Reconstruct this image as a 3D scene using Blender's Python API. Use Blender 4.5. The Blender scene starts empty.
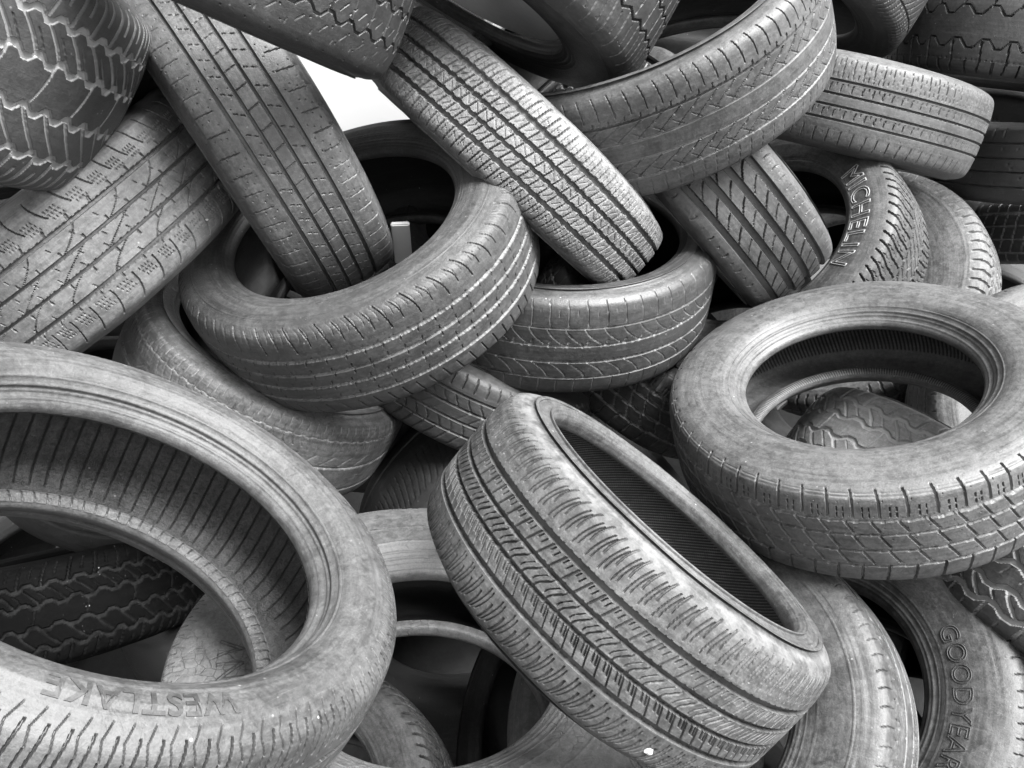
import bpy, bmesh, math, random
import numpy as np

SC = bpy.context.scene
COL = SC.collection
PITCH = math.radians(32.0)
cp, sp = math.cos(PITCH), math.sin(PITCH)
FOCAL = 850.0
CAM = np.array([0.0, 0.0, 1.80])
# measured frame (x right, y down the view, z away from the camera) -> world
B = np.array([[1, 0, 0], [0, -sp, -cp], [0, cp, -sp]], float)


def to_world(p):
    return CAM + np.asarray(p, float) @ B


def nrm(a):
    a = np.asarray(a, float)
    return a / np.linalg.norm(a)


# ------------------------------------------------------------------ measured poses of the tyres
# centre, axis (towards the face that shows), tread radius, section width, bead radius, ovality, bead offset, groove spread
TYRES = {
    'T2': ((-0.463, -0.455, 1.573), (0.826, -0.545, 0.141), 0.312, 0.206, 0.217, (-0.019, -0.014), 0.80, 0.78),
    'T3': ((-0.788, -0.265, 1.544), (-0.535, -0.698, -0.475), 0.331, 0.232, 0.206, (-0.006, -0.009), 0.80, 0.81),
    'T4': ((-0.277, -0.233, 1.558), (-0.279, -0.639, -0.717), 0.313, 0.217, 0.203, (0.040, 0.007), 0.77, 0.83),
    'T5': ((0.013, -0.451, 1.688), (0.665, -0.731, -0.153), 0.325, 0.174, 0.233, (-0.010, -0.022), 0.80, 0.91),
    'T6': ((0.081, -0.256, 1.832), (0.024, -0.8, -0.6), 0.341, 0.229, 0.259, (0.013, -0.024), 0.80, 0.93),
    'T7': ((-0.053, -0.835, 1.568), (-0.501, 0.856, 0.125), 0.369, 0.252, 0.222, (-0.025, -0.048), 0.80, 1.00),
    'T8': ((0.245, -0.653, 1.699), (-0.4, -0.64, -0.656), 0.354, 0.240, 0.284, (0.062, -0.013), 0.80, 0.91),
    'T9': ((0.863, -0.702, 2.183), (0.225, -0.917, -0.328), 0.325, 0.216, 0.205, (-0.005, -0.003), 0.80, 0.73),
    'T10': ((0.43, -0.445, 1.877), (0.729, -0.642, -0.237), 0.308, 0.218, 0.225, (0.012, -0.010), 0.80, 1.06),
    'T11': ((0.66, -0.305, 2.169), (-0.649, -0.42, -0.634), 0.343, 0.244, 0.222, (0.042, 0.027), 0.81, 1.00),
    'T12': ((0.984, -0.257, 2.512), (-0.635, -0.278, -0.721), 0.381, 0.224, 0.205, (0.043, 0.031), 0.80, 1.00),
    'T13': ((1.538, -0.646, 2.41), (-0.036, -0.944, -0.329), 0.326, 0.210, 0.205, (-0.001, 0.001), 0.80, 1.02),
    'T14': ((1.718, -0.474, 2.584), (-0.048, -0.983, -0.18), 0.325, 0.186, 0.205, (-0.000, 0.003), 0.80, 1.01),
    'T15': ((1.35, -0.915, 2.279), (-0.134, 0.927, 0.35), 0.325, 0.218, 0.205, (-0.001, -0.001), 0.80, 0.75),
    'T16': ((0.725, -1.07, 2.146), (-0.484, 0.862, 0.153), 0.325, 0.223, 0.204, (-0.003, -0.003), 0.80, 1.00),
    'T18': ((0.623, 0.047, 1.518), (-0.273, -0.831, -0.486), 0.340, 0.196, 0.195, (0.022, 0.006), 0.61, 0.85),
    'T19': ((0.161, 0.264, 1.206), (0.623, -0.764, -0.17), 0.292, 0.221, 0.215, (0.008, -0.005), 0.90, 0.76),
    'T20': ((-0.445, 0.212, 0.899), (0.533, -0.788, -0.306), 0.310, 0.240, 0.207, (0.007, -0.041), 0.63, 1.00),
    'T21': ((-0.497, -0.009, 1.723), (0.499, -0.8, -0.333), 0.284, 0.205, 0.206, (0.000, 0.000), 0.80, 1.30),
    'T22': ((-0.106, -0.064, 1.89), (0.46, -0.815, -0.353), 0.306, 0.176, 0.227, (-0.011, 0.004), 0.80, 0.87),
    'T23': ((0.305, -0.093, 2.01), (0.546, -0.695, -0.468), 0.290, 0.200, 0.206, (-0.028, 0.002), 0.80, 0.76),
    'T24': ((-0.05, 0.278, 1.974), (0.553, 0.586, -0.592), 0.299, 0.227, 0.216, (0.001, 0.013), 0.80, 1.00),
    'T25': ((-0.137, 0.474, 1.306), (0.131, -0.867, -0.482), 0.364, 0.211, 0.192, (-0.025, -0.029), 0.66, 1.00),
    'T26': ((-0.416, 0.846, 1.577), (-0.248, -0.66, -0.709), 0.322, 0.217, 0.208, (0.004, 0.007), 0.80, 1.00),
    'T27': ((0.141, 0.658, 1.61), (-0.792, -0.405, -0.457), 0.306, 0.232, 0.222, (0.013, -0.017), 0.80, 1.00),
    'T29': ((-1.043, 0.494, 1.946), (-0.192, -0.98, 0.051), 0.325, 0.215, 0.204, (-0.001, 0.001), 0.80, 1.00),
    'T30': ((0.309, 0.566, 1.452), (-0.589, -0.504, -0.632), 0.341, 0.185, 0.196, (0.019, 0.015), 0.80, 1.00),
    'T31': ((0.582, 0.6, 1.573), (-0.629, -0.552, -0.547), 0.361, 0.251, 0.204, (0.011, -0.004), 0.77, 1.00),
    'T32': ((1.034, 0.424, 1.522), (-0.505, 0.852, 0.137), 0.325, 0.190, 0.204, (-0.000, -0.007), 0.80, 0.86),
    'T33': ((0.872, 0.254, 1.847), (0.623, -0.78, 0.05), 0.288, 0.217, 0.204, (-0.012, 0.010), 0.80, 0.92),
    'T1': ((-0.871, -0.552, 1.166), (0.51, -0.851, -0.126), 0.339, 0.303, 0.215, (0.000, 0.008), 0.80, 0.73),
    'T36': ((-0.452, -0.673, 1.251), (-0.398, 0.88, 0.26), 0.317, 0.221, 0.226, (-0.006, -0.001), 0.80, 0.96),
    'T34': ((1.292, 0.071, 2.029), (-0.087, -0.16, -0.983), 0.317, 0.226, 0.205, (0.006, 0.007), 0.80, 1.00),
    'T35': ((0.303, -0.636, 2.16), (0.606, -0.795, -0.002), 0.273, 0.234, 0.204, (0.008, -0.001), 0.80, 1.00),
}

# ------------------------------------------------------------------ materials
def new_mat(name):
    m = bpy.data.materials.new(name)
    m.use_nodes = True
    nt = m.node_tree
    nt.nodes.clear()
    return m, nt


class NB:
    """small node-building helper"""
    def __init__(self, nt):
        self.nt = nt

    def n(self, typ, **kw):
        nd = self.nt.nodes.new(typ)
        for k, v in kw.items():
            if k.startswith('i_'):
                nd.inputs[k[2:].replace('_', ' ')].default_value = v
            else:
                setattr(nd, k, v)
        return nd

    def l(self, a, b):
        self.nt.links.new(a, b)

    def math(self, op, a, b=None, clamp=False):
        nd = self.nt.nodes.new('ShaderNodeMath')
        nd.operation = op
        nd.use_clamp = clamp
        for i, x in enumerate((a, b)):
            if x is None:
                continue
            if isinstance(x, (int, float)):
                nd.inputs[i].default_value = x
            else:
                self.l(x, nd.inputs[i])
        return nd.outputs[0]

    def ramp(self, x, lo, hi, smooth=True):
        nd = self.nt.nodes.new('ShaderNodeMapRange')
        nd.interpolation_type = 'SMOOTHSTEP' if smooth else 'LINEAR'
        self.l(x, nd.inputs['Value'])
        nd.inputs['From Min'].default_value = lo
        nd.inputs['From Max'].default_value = hi
        return nd.outputs['Result']

    def noise(self, vec, scale, detail=4.0, rough=0.6, dist=0.0):
        nd = self.nt.nodes.new('ShaderNodeTexNoise')
        nd.inputs['Scale'].default_value = scale
        nd.inputs['Detail'].default_value = detail
        nd.inputs['Roughness'].default_value = rough
        nd.inputs['Distortion'].default_value = dist
        self.l(vec, nd.inputs['Vector'])
        return nd.outputs['Fac']

    def mixc(self, fac, a, b):
        nd = self.nt.nodes.new('ShaderNodeMix')
        nd.data_type = 'RGBA'
        for sock, x in ((nd.inputs[0], fac), (nd.inputs[6], a), (nd.inputs[7], b)):
            if isinstance(x, (int, float)):
                sock.default_value = x if sock is nd.inputs[0] else (x, x, x, 1)
            else:
                self.l(x, sock)
        return nd.outputs[2]


def rubber(name, dark=0.035, dusty=0.17, dust=0.5, groove=0.3, gdust=1.0, rough=0.5, specks=1.0, ring=0.3, seed=0.0,
           bump=0.55, grain=1.0, crack=0.0, stain=0.0, spec=0.5):
    m, nt = new_mat(name)
    b = NB(nt)
    tc = b.n('ShaderNodeTexCoord')
    mp = b.n('ShaderNodeMapping')
    mp.inputs['Location'].default_value = (seed * 3.1, seed * 1.7, seed * 2.3)
    b.l(tc.outputs['Object'], mp.inputs['Vector'])
    V = mp.outputs['Vector']
    # circular coordinates, for wear that runs round the tyre
    sep = b.n('ShaderNodeSeparateXYZ')
    b.l(tc.outputs['Object'], sep.inputs[0])
    x, y, z = sep.outputs
    rho = b.math('SQRT', b.math('ADD', b.math('MULTIPLY', x, x), b.math('MULTIPLY', y, y)))
    cmb = b.n('ShaderNodeCombineXYZ')
    b.l(b.math('ADD', b.math('MULTIPLY', b.math('DIVIDE', x, rho), 1.6), seed), cmb.inputs[0])
    b.l(b.math('MULTIPLY', b.math('DIVIDE', y, rho), 1.6), cmb.inputs[1])
    b.l(b.math('MULTIPLY', rho, 190.0), cmb.inputs[2])
    rn = b.n('ShaderNodeTexNoise', noise_dimensions='4D')
    rn.inputs['Scale'].default_value = 1.0
    rn.inputs['Detail'].default_value = 3.0
    rn.inputs['Roughness'].default_value = 0.6
    b.l(cmb.outputs[0], rn.inputs['Vector'])
    b.l(b.math('MULTIPLY', z, 190.0), rn.inputs['W'])
    rings = rn.outputs['Fac']
    n_big = b.noise(V, 7.0, 5.0, 0.62, 0.3)
    n_mid = b.noise(V, 46.0, 5.0, 0.68)
    n_fine = b.noise(V, 420.0, 3.0, 0.7)
    n_spot = b.noise(V, 150.0, 4.0, 0.75)
    # streaky scuffs, two directions
    def streak(rot, sc, lo, hi):
        mq = b.n('ShaderNodeMapping')
        mq.inputs['Rotation'].default_value = rot
        mq.inputs['Scale'].default_value = sc
        b.l(V, mq.inputs['Vector'])
        return b.ramp(b.noise(mq.outputs[0], 1.0, 4.0, 0.62), lo, hi)
    sc1 = streak((.3, .5, .7 + seed), (9, 260, 60), .60, .72)
    sc2 = streak((1.1, .2, 2.1 + seed), (14, 420, 90), .62, .74)
    d = b.math('ADD', b.math('ADD', b.math('MULTIPLY', n_big, 0.26), b.math('MULTIPLY', n_mid, 0.36)), b.math('MULTIPLY', n_spot, 0.38))
    d = b.math('ADD', d, b.math('MULTIPLY', b.math('SUBTRACT', rings, 0.5), ring))
    fac = b.ramp(d, 0.51 - 0.26 * dust, 0.80 - 0.20 * dust)
    cut = b.n('ShaderNodeAttribute', attribute_name='cut')
    fac = b.math('MULTIPLY', fac, b.math('SUBTRACT', 1.0, b.math('MULTIPLY', cut.outputs['Fac'], 0.85)))
    fac = b.math('MULTIPLY', fac, 0.45 + 0.55 * dust)
    fac = b.math('ADD', fac, b.math('MULTIPLY', b.math('ADD', sc1, sc2), 0.22))
    fac = b.math('MULTIPLY', fac, b.math('ADD', 0.15, b.math('MULTIPLY', n_fine, 1.7)), clamp=True)
    colr = b.mixc(fac, dark, dusty)
    # dark, damp looking blotches
    if stain:
        st = b.ramp(b.noise(V, 15.0, 6.0, 0.7, 0.8), 0.54, 0.63)
        colr = b.mixc(b.math('MULTIPLY', st, stain), colr, dark * 0.7)
    at = b.n('ShaderNodeAttribute', attribute_name='groove')
    gf = b.math('MULTIPLY', at.outputs['Fac'], b.ramp(b.math('ADD', n_mid, b.math('MULTIPLY', n_big, .4)), 0.42 - 0.35 * (gdust - 1), 0.86 - 0.35 * (gdust - 1)))
    colr = b.mixc(b.math('MULTIPLY', gf, gdust, clamp=True), colr, groove)
    # pale specks of grit and lint
    if specks:
        vo = b.n('ShaderNodeTexVoronoi')
        vo.inputs['Scale'].default_value = 95.0
        b.l(V, vo.inputs['Vector'])
        sel = b.ramp(vo.outputs['Distance'], 0.17, 0.09)
        sel = b.math('MULTIPLY', sel, b.ramp(b.noise(V, 33.0, 2.0, 0.5), 0.66 - 0.03 * specks, 0.72))
        colr = b.mixc(b.math('MULTIPLY', sel, 0.55), colr, 0.42)
        vo2 = b.n('ShaderNodeTexVoronoi')
        vo2.inputs['Scale'].default_value = 210.0
        b.l(V, vo2.inputs['Vector'])
        s2 = b.math('MULTIPLY', b.ramp(vo2.outputs['Distance'], 0.2, 0.1), b.ramp(b.noise(V, 60.0, 2.0, 0.5), 0.62, 0.7))
        colr = b.mixc(b.math('MULTIPLY', s2, 0.4), colr, 0.3)
    h = b.math('ADD', b.math('ADD', b.math('MULTIPLY', n_fine, 0.30 * grain), b.math('MULTIPLY', n_spot, 0.55 * grain)), b.math('MULTIPLY', n_mid, 0.45))
    h = b.math('ADD', h, b.math('MULTIPLY', rings, 0.22))
    if crack:
        vc = b.n('ShaderNodeTexVoronoi', feature='DISTANCE_TO_EDGE')
        vc.inputs['Scale'].default_value = 62.0
        wv = b.n('ShaderNodeVectorMath', operation='ADD')
        b.l(V, wv.inputs[0])
        nn = b.n('ShaderNodeTexNoise')
        nn.inputs['Scale'].default_value = 25.0
        b.l(V, nn.inputs['Vector'])
        sc = b.n('ShaderNodeVectorMath', operation='SCALE')
        sc.inputs['Scale'].default_value = 0.03
        b.l(nn.outputs['Color'], sc.inputs[0])
        b.l(sc.outputs[0], wv.inputs[1])
        b.l(wv.outputs[0], vc.inputs['Vector'])
        ck = b.math('MULTIPLY', b.ramp(vc.outputs['Distance'], 0.05, 0.0), b.ramp(n_big, 0.48, 0.62))
        colr = b.mixc(b.math('MULTIPLY', ck, 0.75 * crack), colr, dark * 0.6)
        h = b.math('SUBTRACT', h, b.math('MULTIPLY', ck, 1.6 * crack))
    bp = b.n('ShaderNodeBump')
    bp.inputs['Strength'].default_value = bump
    bp.inputs['Distance'].default_value = 0.0022
    b.l(h, bp.inputs['Height'])
    p = b.n('ShaderNodeBsdfPrincipled')
    b.l(colr, p.inputs['Base Color'])
    b.l(bp.outputs[0], p.inputs['Normal'])
    r = b.math('ADD', b.math('MULTIPLY', fac, 0.16), b.math('ADD', rough - 0.10, b.math('MULTIPLY', n_mid, 0.16)))
    b.l(r, p.inputs['Roughness'])
    p.inputs['Specular IOR Level'].default_value = spec
    o = b.n('ShaderNodeOutputMaterial')
    b.l(p.outputs[0], o.inputs[0])
    return m


# ------------------------------------------------------------------ meshes
def grid_mesh(name, co, mat, close_u=True, attr=None, flip=False, sharp=0, cut=None):
    """co: (N, K, 3) grid, closed in its first direction"""
    N, K = co.shape[:2]
    me = bpy.data.meshes.new(name)
    idx = np.arange(N * K).reshape(N, K)
    a = idx[:, :-1]
    bq = idx[:, 1:]
    nx = np.roll(idx, -1, axis=0)
    c = nx[:, 1:]
    d = nx[:, :-1]
    if not close_u:
        a, bq, c, d = a[:-1], bq[:-1], c[:-1], d[:-1]
    q = np.stack([a, d, c, bq] if not flip else [a, bq, c, d], -1).reshape(-1, 4).astype(np.int32)
    me.vertices.add(N * K)
    me.vertices.foreach_set('co', co.reshape(-1).astype(np.float32))
    me.loops.add(q.size)
    me.loops.foreach_set('vertex_index', q.reshape(-1))
    me.polygons.add(len(q))
    me.polygons.foreach_set('loop_start', np.arange(0, q.size, 4, dtype=np.int32))
    me.polygons.foreach_set('use_smooth', np.ones(len(q), bool))
    me.update(calc_edges=True)
    if attr is not None:
        at = me.attributes.new('groove', 'FLOAT', 'POINT')
        at.data.foreach_set('value', attr.reshape(-1).astype(np.float32))
    if cut is not None:
        at = me.attributes.new('cut', 'FLOAT', 'POINT')
        at.data.foreach_set('value', cut.reshape(-1).astype(np.float32))
    if sharp:
        me.set_sharp_from_angle(angle=math.radians(sharp))
    me.materials.append(mat)
    return me


def link(name, me, parent=None):
    o = bpy.data.objects.new(name, me)
    COL.objects.link(o)
    o.parent = parent
    return o


# ------------------------------------------------------------------ tread pattern primitives (u round the tyre, v across it, metres)
def soft(x, e=0.0004):
    return np.clip(x / e + 0.5, 0, 1)


def tri(t):
    return 4 * np.abs((t + 0.25) % 1 - 0.5) - 1


def trap(t, k=2.2):
    return np.clip(tri(t) * k, -1, 1)


class Tread:
    def __init__(self, U, Vv, circ, h, gs, seed):
        self.U, self.V, self.L, self.h = U, Vv, circ, h
        self.G, self.H = 0.165 * gs, 0.52 * gs
        self.d = np.zeros_like(U)
        self.a = np.zeros_like(U)
        self.rng = np.random.default_rng(seed)
        r = self.rng
        # slow wear variation
        t = U / circ * 2 * np.pi
        self.wear = 0.8 + 0.25 * np.sin(t * 3 + r.uniform(0, 6)) * np.sin(Vv / h * 2 + r.uniform(0, 6)) \
            + 0.15 * np.sin(t * 11 + r.uniform(0, 6) + Vv / h * 3)
        # tread blocks are never all the same length
        self.warp = 0.004 * np.sin(t * 4 + r.uniform(0, 6)) + 0.0025 * np.sin(t * 9 + r.uniform(0, 6))
        self.chip = 0.00016 * (np.sin(U * 913 + 3 * np.sin(Vv * 311)) + np.sin(U * 517 + Vv * 733 + r.uniform(0, 6)))

    def put(self, mask, depth, dust, wearing=False):
        if wearing:
            mask = mask * np.clip(self.wear, 0.45, 1)
        k = mask * depth > self.d
        self.d = np.where(k, mask * depth, self.d)
        self.a = np.maximum(self.a, mask * dust)

    def win(self, v0, v1, vs=None):
        v = self.V if vs is None else vs
        return soft(v - v0 * self.h, 0.0012) * soft(v1 * self.h - v, 0.0012)

    def g(self, v0, w, depth=5, dust=.6, zig=0, per=30, shape=tri, ph=0):
        n = max(1, round(self.L / (per / 1000)))
        v = self.V - v0 * self.h
        if zig:
            v = v - zig / 1000 * shape((self.U + self.warp) / self.L * n + ph)
        self.put(soft(w / 2000 - np.abs(v + self.chip)), depth / 1000, dust)

    def s(self, v0, v1, pitch, slant=0.0, w=1.6, depth=4, ph=0.0, curve=0.0, dust=.0, zig=0, per=30, zph=0, shape=tri, kink=0, wearing=True,
          wob=0.0, each=1, keep=None):
        """a row of cuts between v0 and v1, one every pitch mm; each/keep keep only some of them"""
        n = max(1, round(self.L / (pitch / 1000)))
        n -= n % max(1, each)
        P = self.L / n
        vm = (v0 + v1) / 2 * self.h
        hf = max(1e-6, (v1 - v0) / 2 * self.h)
        vv = self.V - vm
        x = self.U + self.warp - slant * vv - curve / 1000 * ((vv / hf) ** 2) - ph * P
        if kink:
            x = x - kink / 1000 * np.abs(vv / hf)
        if wob:
            x = x - wob / 1000 * np.sin(vv * 1000 / 2.2)
        q = x / P
        d = ((q + 0.5) % 1 - 0.5) * P
        m = soft(w / 2000 - np.abs(d))
        if keep is not None:
            k = np.floor(q + 0.5).astype(int) % each
            m = m * np.isin(k, keep)
        if zig:
            nz = max(1, round(self.L / (per / 1000)))
            z = zig / 1000 * shape((self.U + self.warp) / self.L * nz + zph)
            m = m * self.win(v0, v1, self.V - z)
        else:
            m = m * self.win(v0, v1)
        self.put(m, depth / 1000, dust, wearing)

    def dots(self, v0, v1, rows, pitch, r=1.1, depth=3, jit=1.0):
        for k in range(rows):
            vc = (v0 + (v1 - v0) * (k + .5) / rows)
            n = max(1, round(self.L / (pitch / 1000)))
            P = self.L / n
            j = self.rng.uniform(0, 1)
            q = (self.U + j * P) / P
            du = ((q + .5) % 1 - .5) * P
            ii = np.floor(q + .5)
            off = np.sin(ii * 12.9 + k * 7) * .0025 * jit
            du = du + np.sin(ii * 7.3 + k) * P * .2 * jit
            rr = np.sqrt(du ** 2 + (self.V - vc * self.h - off) ** 2)
            self.put(soft(r / 1000 - rr), depth / 1000, 0)


# every entry draws one tread; n points up, u runs right, v runs up
def t_rib(t):            # worn highway ribs with a ladder of cuts in the middle rib
    G, H = t.G, t.H
    for v in (-H, -G, G, H):
        t.g(v, 5.5 if abs(v) == H else 4.5, 6, .15)
    t.s(-G, G, 30, -.15, 1.8, 3, .1, dust=.1)
    for k, (a, b) in enumerate(((-H + .06, -H + .16), (-G - .13, -G - .03), (G + .03, G + .13), (H - .14, H - .05))):
        t.s((a + b) / 2 - .03, (a + b) / 2 + .03, 30, .5, 1.8, 3, .2 * k)
    for sgn in (-1, 1):
        a, b = (H + .14, .86) if sgn > 0 else (-.86, -H - .14)
        t.s(a, b, 31, .12, 1.7, 2.6, .3)
        t.s(*((.86, 1.02) if sgn > 0 else (-1.02, -.86)), 31, .1, 3.5, 1.2, .3)
        a, b = (H + .05, .84) if sgn > 0 else (-.84, -H - .05)
        t.dots(a, b, 4, 26, .9, 2)
    t.dots(-H, -G, 2, 40, .9, 2)


def t_touring(t):        # long curved shoulder cuts, ticks and diagonal arcs
    G, H = t.G, t.H
    for v, w in ((-H, 6), (-G, 4.5), (G, 4.5), (H, 6)):
        t.g(v, w, 7, .12)
    for sgn in (-1, 1):
        a, b = (H + .17, .95) if sgn > 0 else (-.90, -H - .10)
        t.s(a, b, 38, -.30 if sgn > 0 else .22, 2.0, 5, .1, curve=4 * sgn)
        for k, c in enumerate((.30, .44, .58)):
            e0 = ((.86 - H) * c + H) * sgn
            for q in (.36, .50, .64, .78):
                t.s(e0 - .017, e0 + .017, 38, -.2, 1.5, 3, .1 + q + .06 * (k - 1) * -sgn)
        a, b = (H - .02, H + .10) if sgn > 0 else (-H - .08, -H + .02)
        t.s(a, b, 38, .1, 3.6, 5, .85, dust=.1)
    t.s(-H, -G, 78, 1.5, 2.0, 4, .1, curve=9)
    t.s(-G, G, 78, 2.1, 2.0, 4, .45, curve=3)
    t.s(G, H, 78, 1.3, 2.0, 4, .8, curve=-9)
    for k, c in enumerate((-.36, -.06, .06, .30)):
        t.s(c - .03, c + .03, 39, -.5, 1.7, 3, .23 * k, wob=.25)
    t.s(-G - .10, -G - .02, 39, -.1, 2.8, 4, .4)
    t.s(G + .02, G + .08, 39, -.1, 2.8, 4, .9)


def t_dustrib(t):        # narrow pale grooves and small black ticks
    G, H = t.G, t.H
    for v in (-H, -G, G, H):
        t.g(v, 5.0, 4, .8)
    t.s(H + .16, 1.02, 26, -.35, 1.9, 4, .1, curve=-4, each=2, keep=[0])
    t.s(H + .24, .98, 26, -.35, 1.7, 3, .1, curve=-4, each=2, keep=[1])
    t.s(H + .34, 1.0, 13, -.35, 1.2, 1.3, .5, curve=-4)
    t.s(H + .1, .5, 30, -.3, 1.6, 2.2, .6)
    t.s(-.95, -H - .12, 26, -.3, 2.4, 4, .1)
    for v in (-H + .07, -G - .06, -G + .07, G - .06, G + .07, H - .06):
        t.s(v - .035, v + .035, 31, .2, 1.8, 3, .37 * (v > 0))
    t.s(H - .01, H + .05, 27, .2, 2.2, 3, .5)


def t_snow(t):           # chunky pale ribs cut into blocks with Z shaped cuts
    G, H = t.G, t.H + .02
    for v in (-H, H):
        t.g(v, 8.5, 8, .25, zig=1.1, per=20)
    for v in (-G, G):
        t.g(v, 6.5, 8, .2, zig=1.1, per=20)
    for a, b, ph in ((-H, -G, 0), (-G, G, .4), (G, H, .7)):
        m, e = (a + b) / 2, (b - a) / 2
        t.s(a, b, 21, .35, 2.6, 6, ph, dust=.2)
        t.s(m - e * .42, m + e * .36, 21, .95 if abs(m) > .1 else -.95, 1.4, 3, ph + .5)
        t.s(m + e * .34, m + e * .8, 21, -.1, 1.3, 2.6, ph + .68)
        if abs(m) < .1:
            t.s(m + e * .3, m + e * .8, 21, -.4, 1.5, 3, ph + .8)
    for sgn in (-1, 1):
        a, b = (H, .98) if sgn > 0 else (-.98, -H)
        t.s(a, b, 21, .22, 2.6, 6, .2, dust=.2)
        a, b = (H + .06, H + .30) if sgn > 0 else (-H - .30, -H - .06)
        t.s(a, b, 21, .22, 1.4, 3.0, .62)
        t.s((a + b) / 2 - .04, (a + b) / 2 + .04, 21, -1.6, 1.4, 2.5, .82)


def t_directional(t):    # pale hooked cuts leaving a smooth centre rib
    G, H = t.G, t.H
    for v in (-H, -G, G, H):
        t.g(v, 4.5, 5, .8)
    t.s(H, .95, 36, -.05, 1.7, 2.8, .1, dust=.9)
    t.s(H + .2, .8, 36, -.05, 1.1, 1.5, .6, dust=.3)
    t.s(G + .0, H, 36, -1.0, 2.0, 3.0, .3, curve=7, dust=1)
    t.s(-H, -G, 36, -1.0, 2.0, 3.0, .8, curve=-7, dust=1)
    t.s(-.95, -H, 36, .05, 1.7, 2.8, .6, dust=.9)
    t.s(G - .02, G + .09, 36, .3, 4.0, 3.0, .12, dust=1)


def t_truck(t):          # zigzag grooves round blocks, cut once more each
    for v, ph in ((-.42, 0), (.0, .5), (.42, .0)):
        t.g(v, 4.2, 6, .2, zig=5, per=38, ph=ph)
    t.s(-.42, 0, 38, .1, 2.0, 4, .25, zig=5, per=38)
    t.s(0, .42, 38, .1, 2.0, 4, .75, zig=5, per=38, zph=.5)
    t.s(.42, .98, 38, -.15, 2.4, 3, .0, dust=.8)
    t.s(-.98, -.42, 38, .1, 3.0, 5, .0, dust=.2)
    t.s(.5, .8, 38, -.2, 1.6, 3, .5, dust=.4)
    t.s(-.8, -.5, 38, .2, 1.6, 3, .5)
    t.dots(-.4, .9, 5, 38, .8, 2)


def t_comb(t):           # comb cut shoulder, pale grooves and raking cuts
    G, H = t.G, t.H
    t.g(H, 3.6, 4.5, .15)
    for v in (G, -G, -H):
        t.g(v, 3.4, 3, .9)
    t.s(H + .10, .93, 26, -.12, 1.7, 3.2, .0, curve=-2)
    t.s(H + .16, .62, 26, -.12, 1.5, 3.0, .36, curve=-2)
    t.s(H + .16, .62, 26, -.12, 1.5, 3.0, .66, curve=-2)
    t.s(H + .0, H + .09, 26, .2, 2.4, 3.5, .5)
    t.s(.86, .91, 52, 8, 2.4, 1.2, .3, dust=.2)
    for a, b, ph in ((G, H, .0), (-H, -G, .4)):
        t.s(a + .02, b, 34, 1.55, 2.3, 3.2, ph, curve=5)
        t.s(a, a + .14, 34, -1.2, 1.8, 2.8, ph + .4)
        t.s(b - .12, b - .02, 34, 1.0, 2.8, 3, ph + .5)
    t.s(-.95, -H - .06, 24, .1, 1.1, 1.2, .2)


def t_city(t):           # dark thin grooves with rows of paired ticks
    G, H = t.G, t.H
    for v in (-H, -G, G, H):
        t.g(v, 4.2, 5, .0)
    t.s(H + .18, .86, 21, -.08, 1.7, 3, .0)
    t.s(H + .30, .80, 21, -.08, 1.3, 2.4, .5)
    t.s(H + .06, H + .16, 10.5, -.1, 1.6, 2.4, .25)
    t.s(-.86, -H - .20, 27, .05, 2.0, 3, .0)
    t.s(-.78, -H - .40, 27, .05, 1.4, 2.5, .5)
    for m in ((G + H) / 2, -(G + H) / 2):
        t.s(m - .075, m + .075, 22, .1, 2.2, 3.2, .0, curve=1.5)
        t.s(m + .03, m + .09, 22, .1, 1.5, 2.4, .5)
    t.dots(H + .05, .8, 3, 21, .7, 1.5)
    t.dots(-.8, -H - .1, 3, 24, .7, 1.5)


def t_slots(t):          # wide grooves with leaf shaped slots on the ribs
    G, H = t.G, t.H
    for v in (-H, -G, G, H):
        t.g(v, 13, 9, .15)
    for a, b, ph in ((-H, -G, .0), (-G, G, .4), (G, H, .7)):
        m = (a + b) / 2
        e = (b - a) / 2
        t.s(m - e * .72, m + e * .85, 78, -1.1, 4.0, 6, ph, curve=4)
        t.s(m - e * .6, m + e * .6, 78, -1.1, 2.4, 5, ph + .5, curve=3)
    t.s(H + .16, .88, 27, .2, 1.5, 3, .0, curve=3)
    t.s(H + .22, .80, 27, .2, 1.1, 2, .5, curve=3)
    t.s(-.84, -H - .16, 27, .2, 2.6, 3.5, .0, curve=-3, each=2, keep=[0])
    t.s(-.80, -H - .2, 27, .2, 1.5, 2.5, .0, curve=-3, each=2, keep=[1])
    t.s(-.75, -H - .25, 27, .2, 1.0, 1.5, .5, curve=-3)


def t_lug(t):            # winter lugs: bent cuts from the shoulder, chunks in the middle
    t.s(.26, 1.0, 25, .35, 4.2, 6.5, .0, kink=9, wearing=False)
    t.s(-1.0, -.26, 25, -.35, 4.2, 6.5, .5, kink=9, wearing=False)
    for v, ph in ((.24, 0), (-.24, .5)):
        t.g(v, 4.5, 6.5, .1, zig=3.5, per=25, ph=ph)
    t.g(0, 3.5, 6.5, .1, zig=3, per=25, ph=.25)
    t.s(-.24, .24, 25, .9, 3.0, 6, .25)
    t.s(.42, .84, 25, .35, 1.4, 4, .5, wob=1.0)
    t.s(-.84, -.42, 25, -.35, 1.4, 4, .0, wob=1.0)


def t_mud(t):            # coarse lugs at the edge
    t.s(.40, 1.12, 30, .1, 6, 5, .0, wearing=False, dust=.6)
    t.s(-1.12, -.40, 30, .1, 6, 5, .5, wearing=False, dust=.4)
    for v in (-.38, 0, .38):
        t.g(v, 6, 7, .4, zig=5, per=30)
    t.s(-.38, .38, 30, .4, 4, 6, .3)


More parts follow.
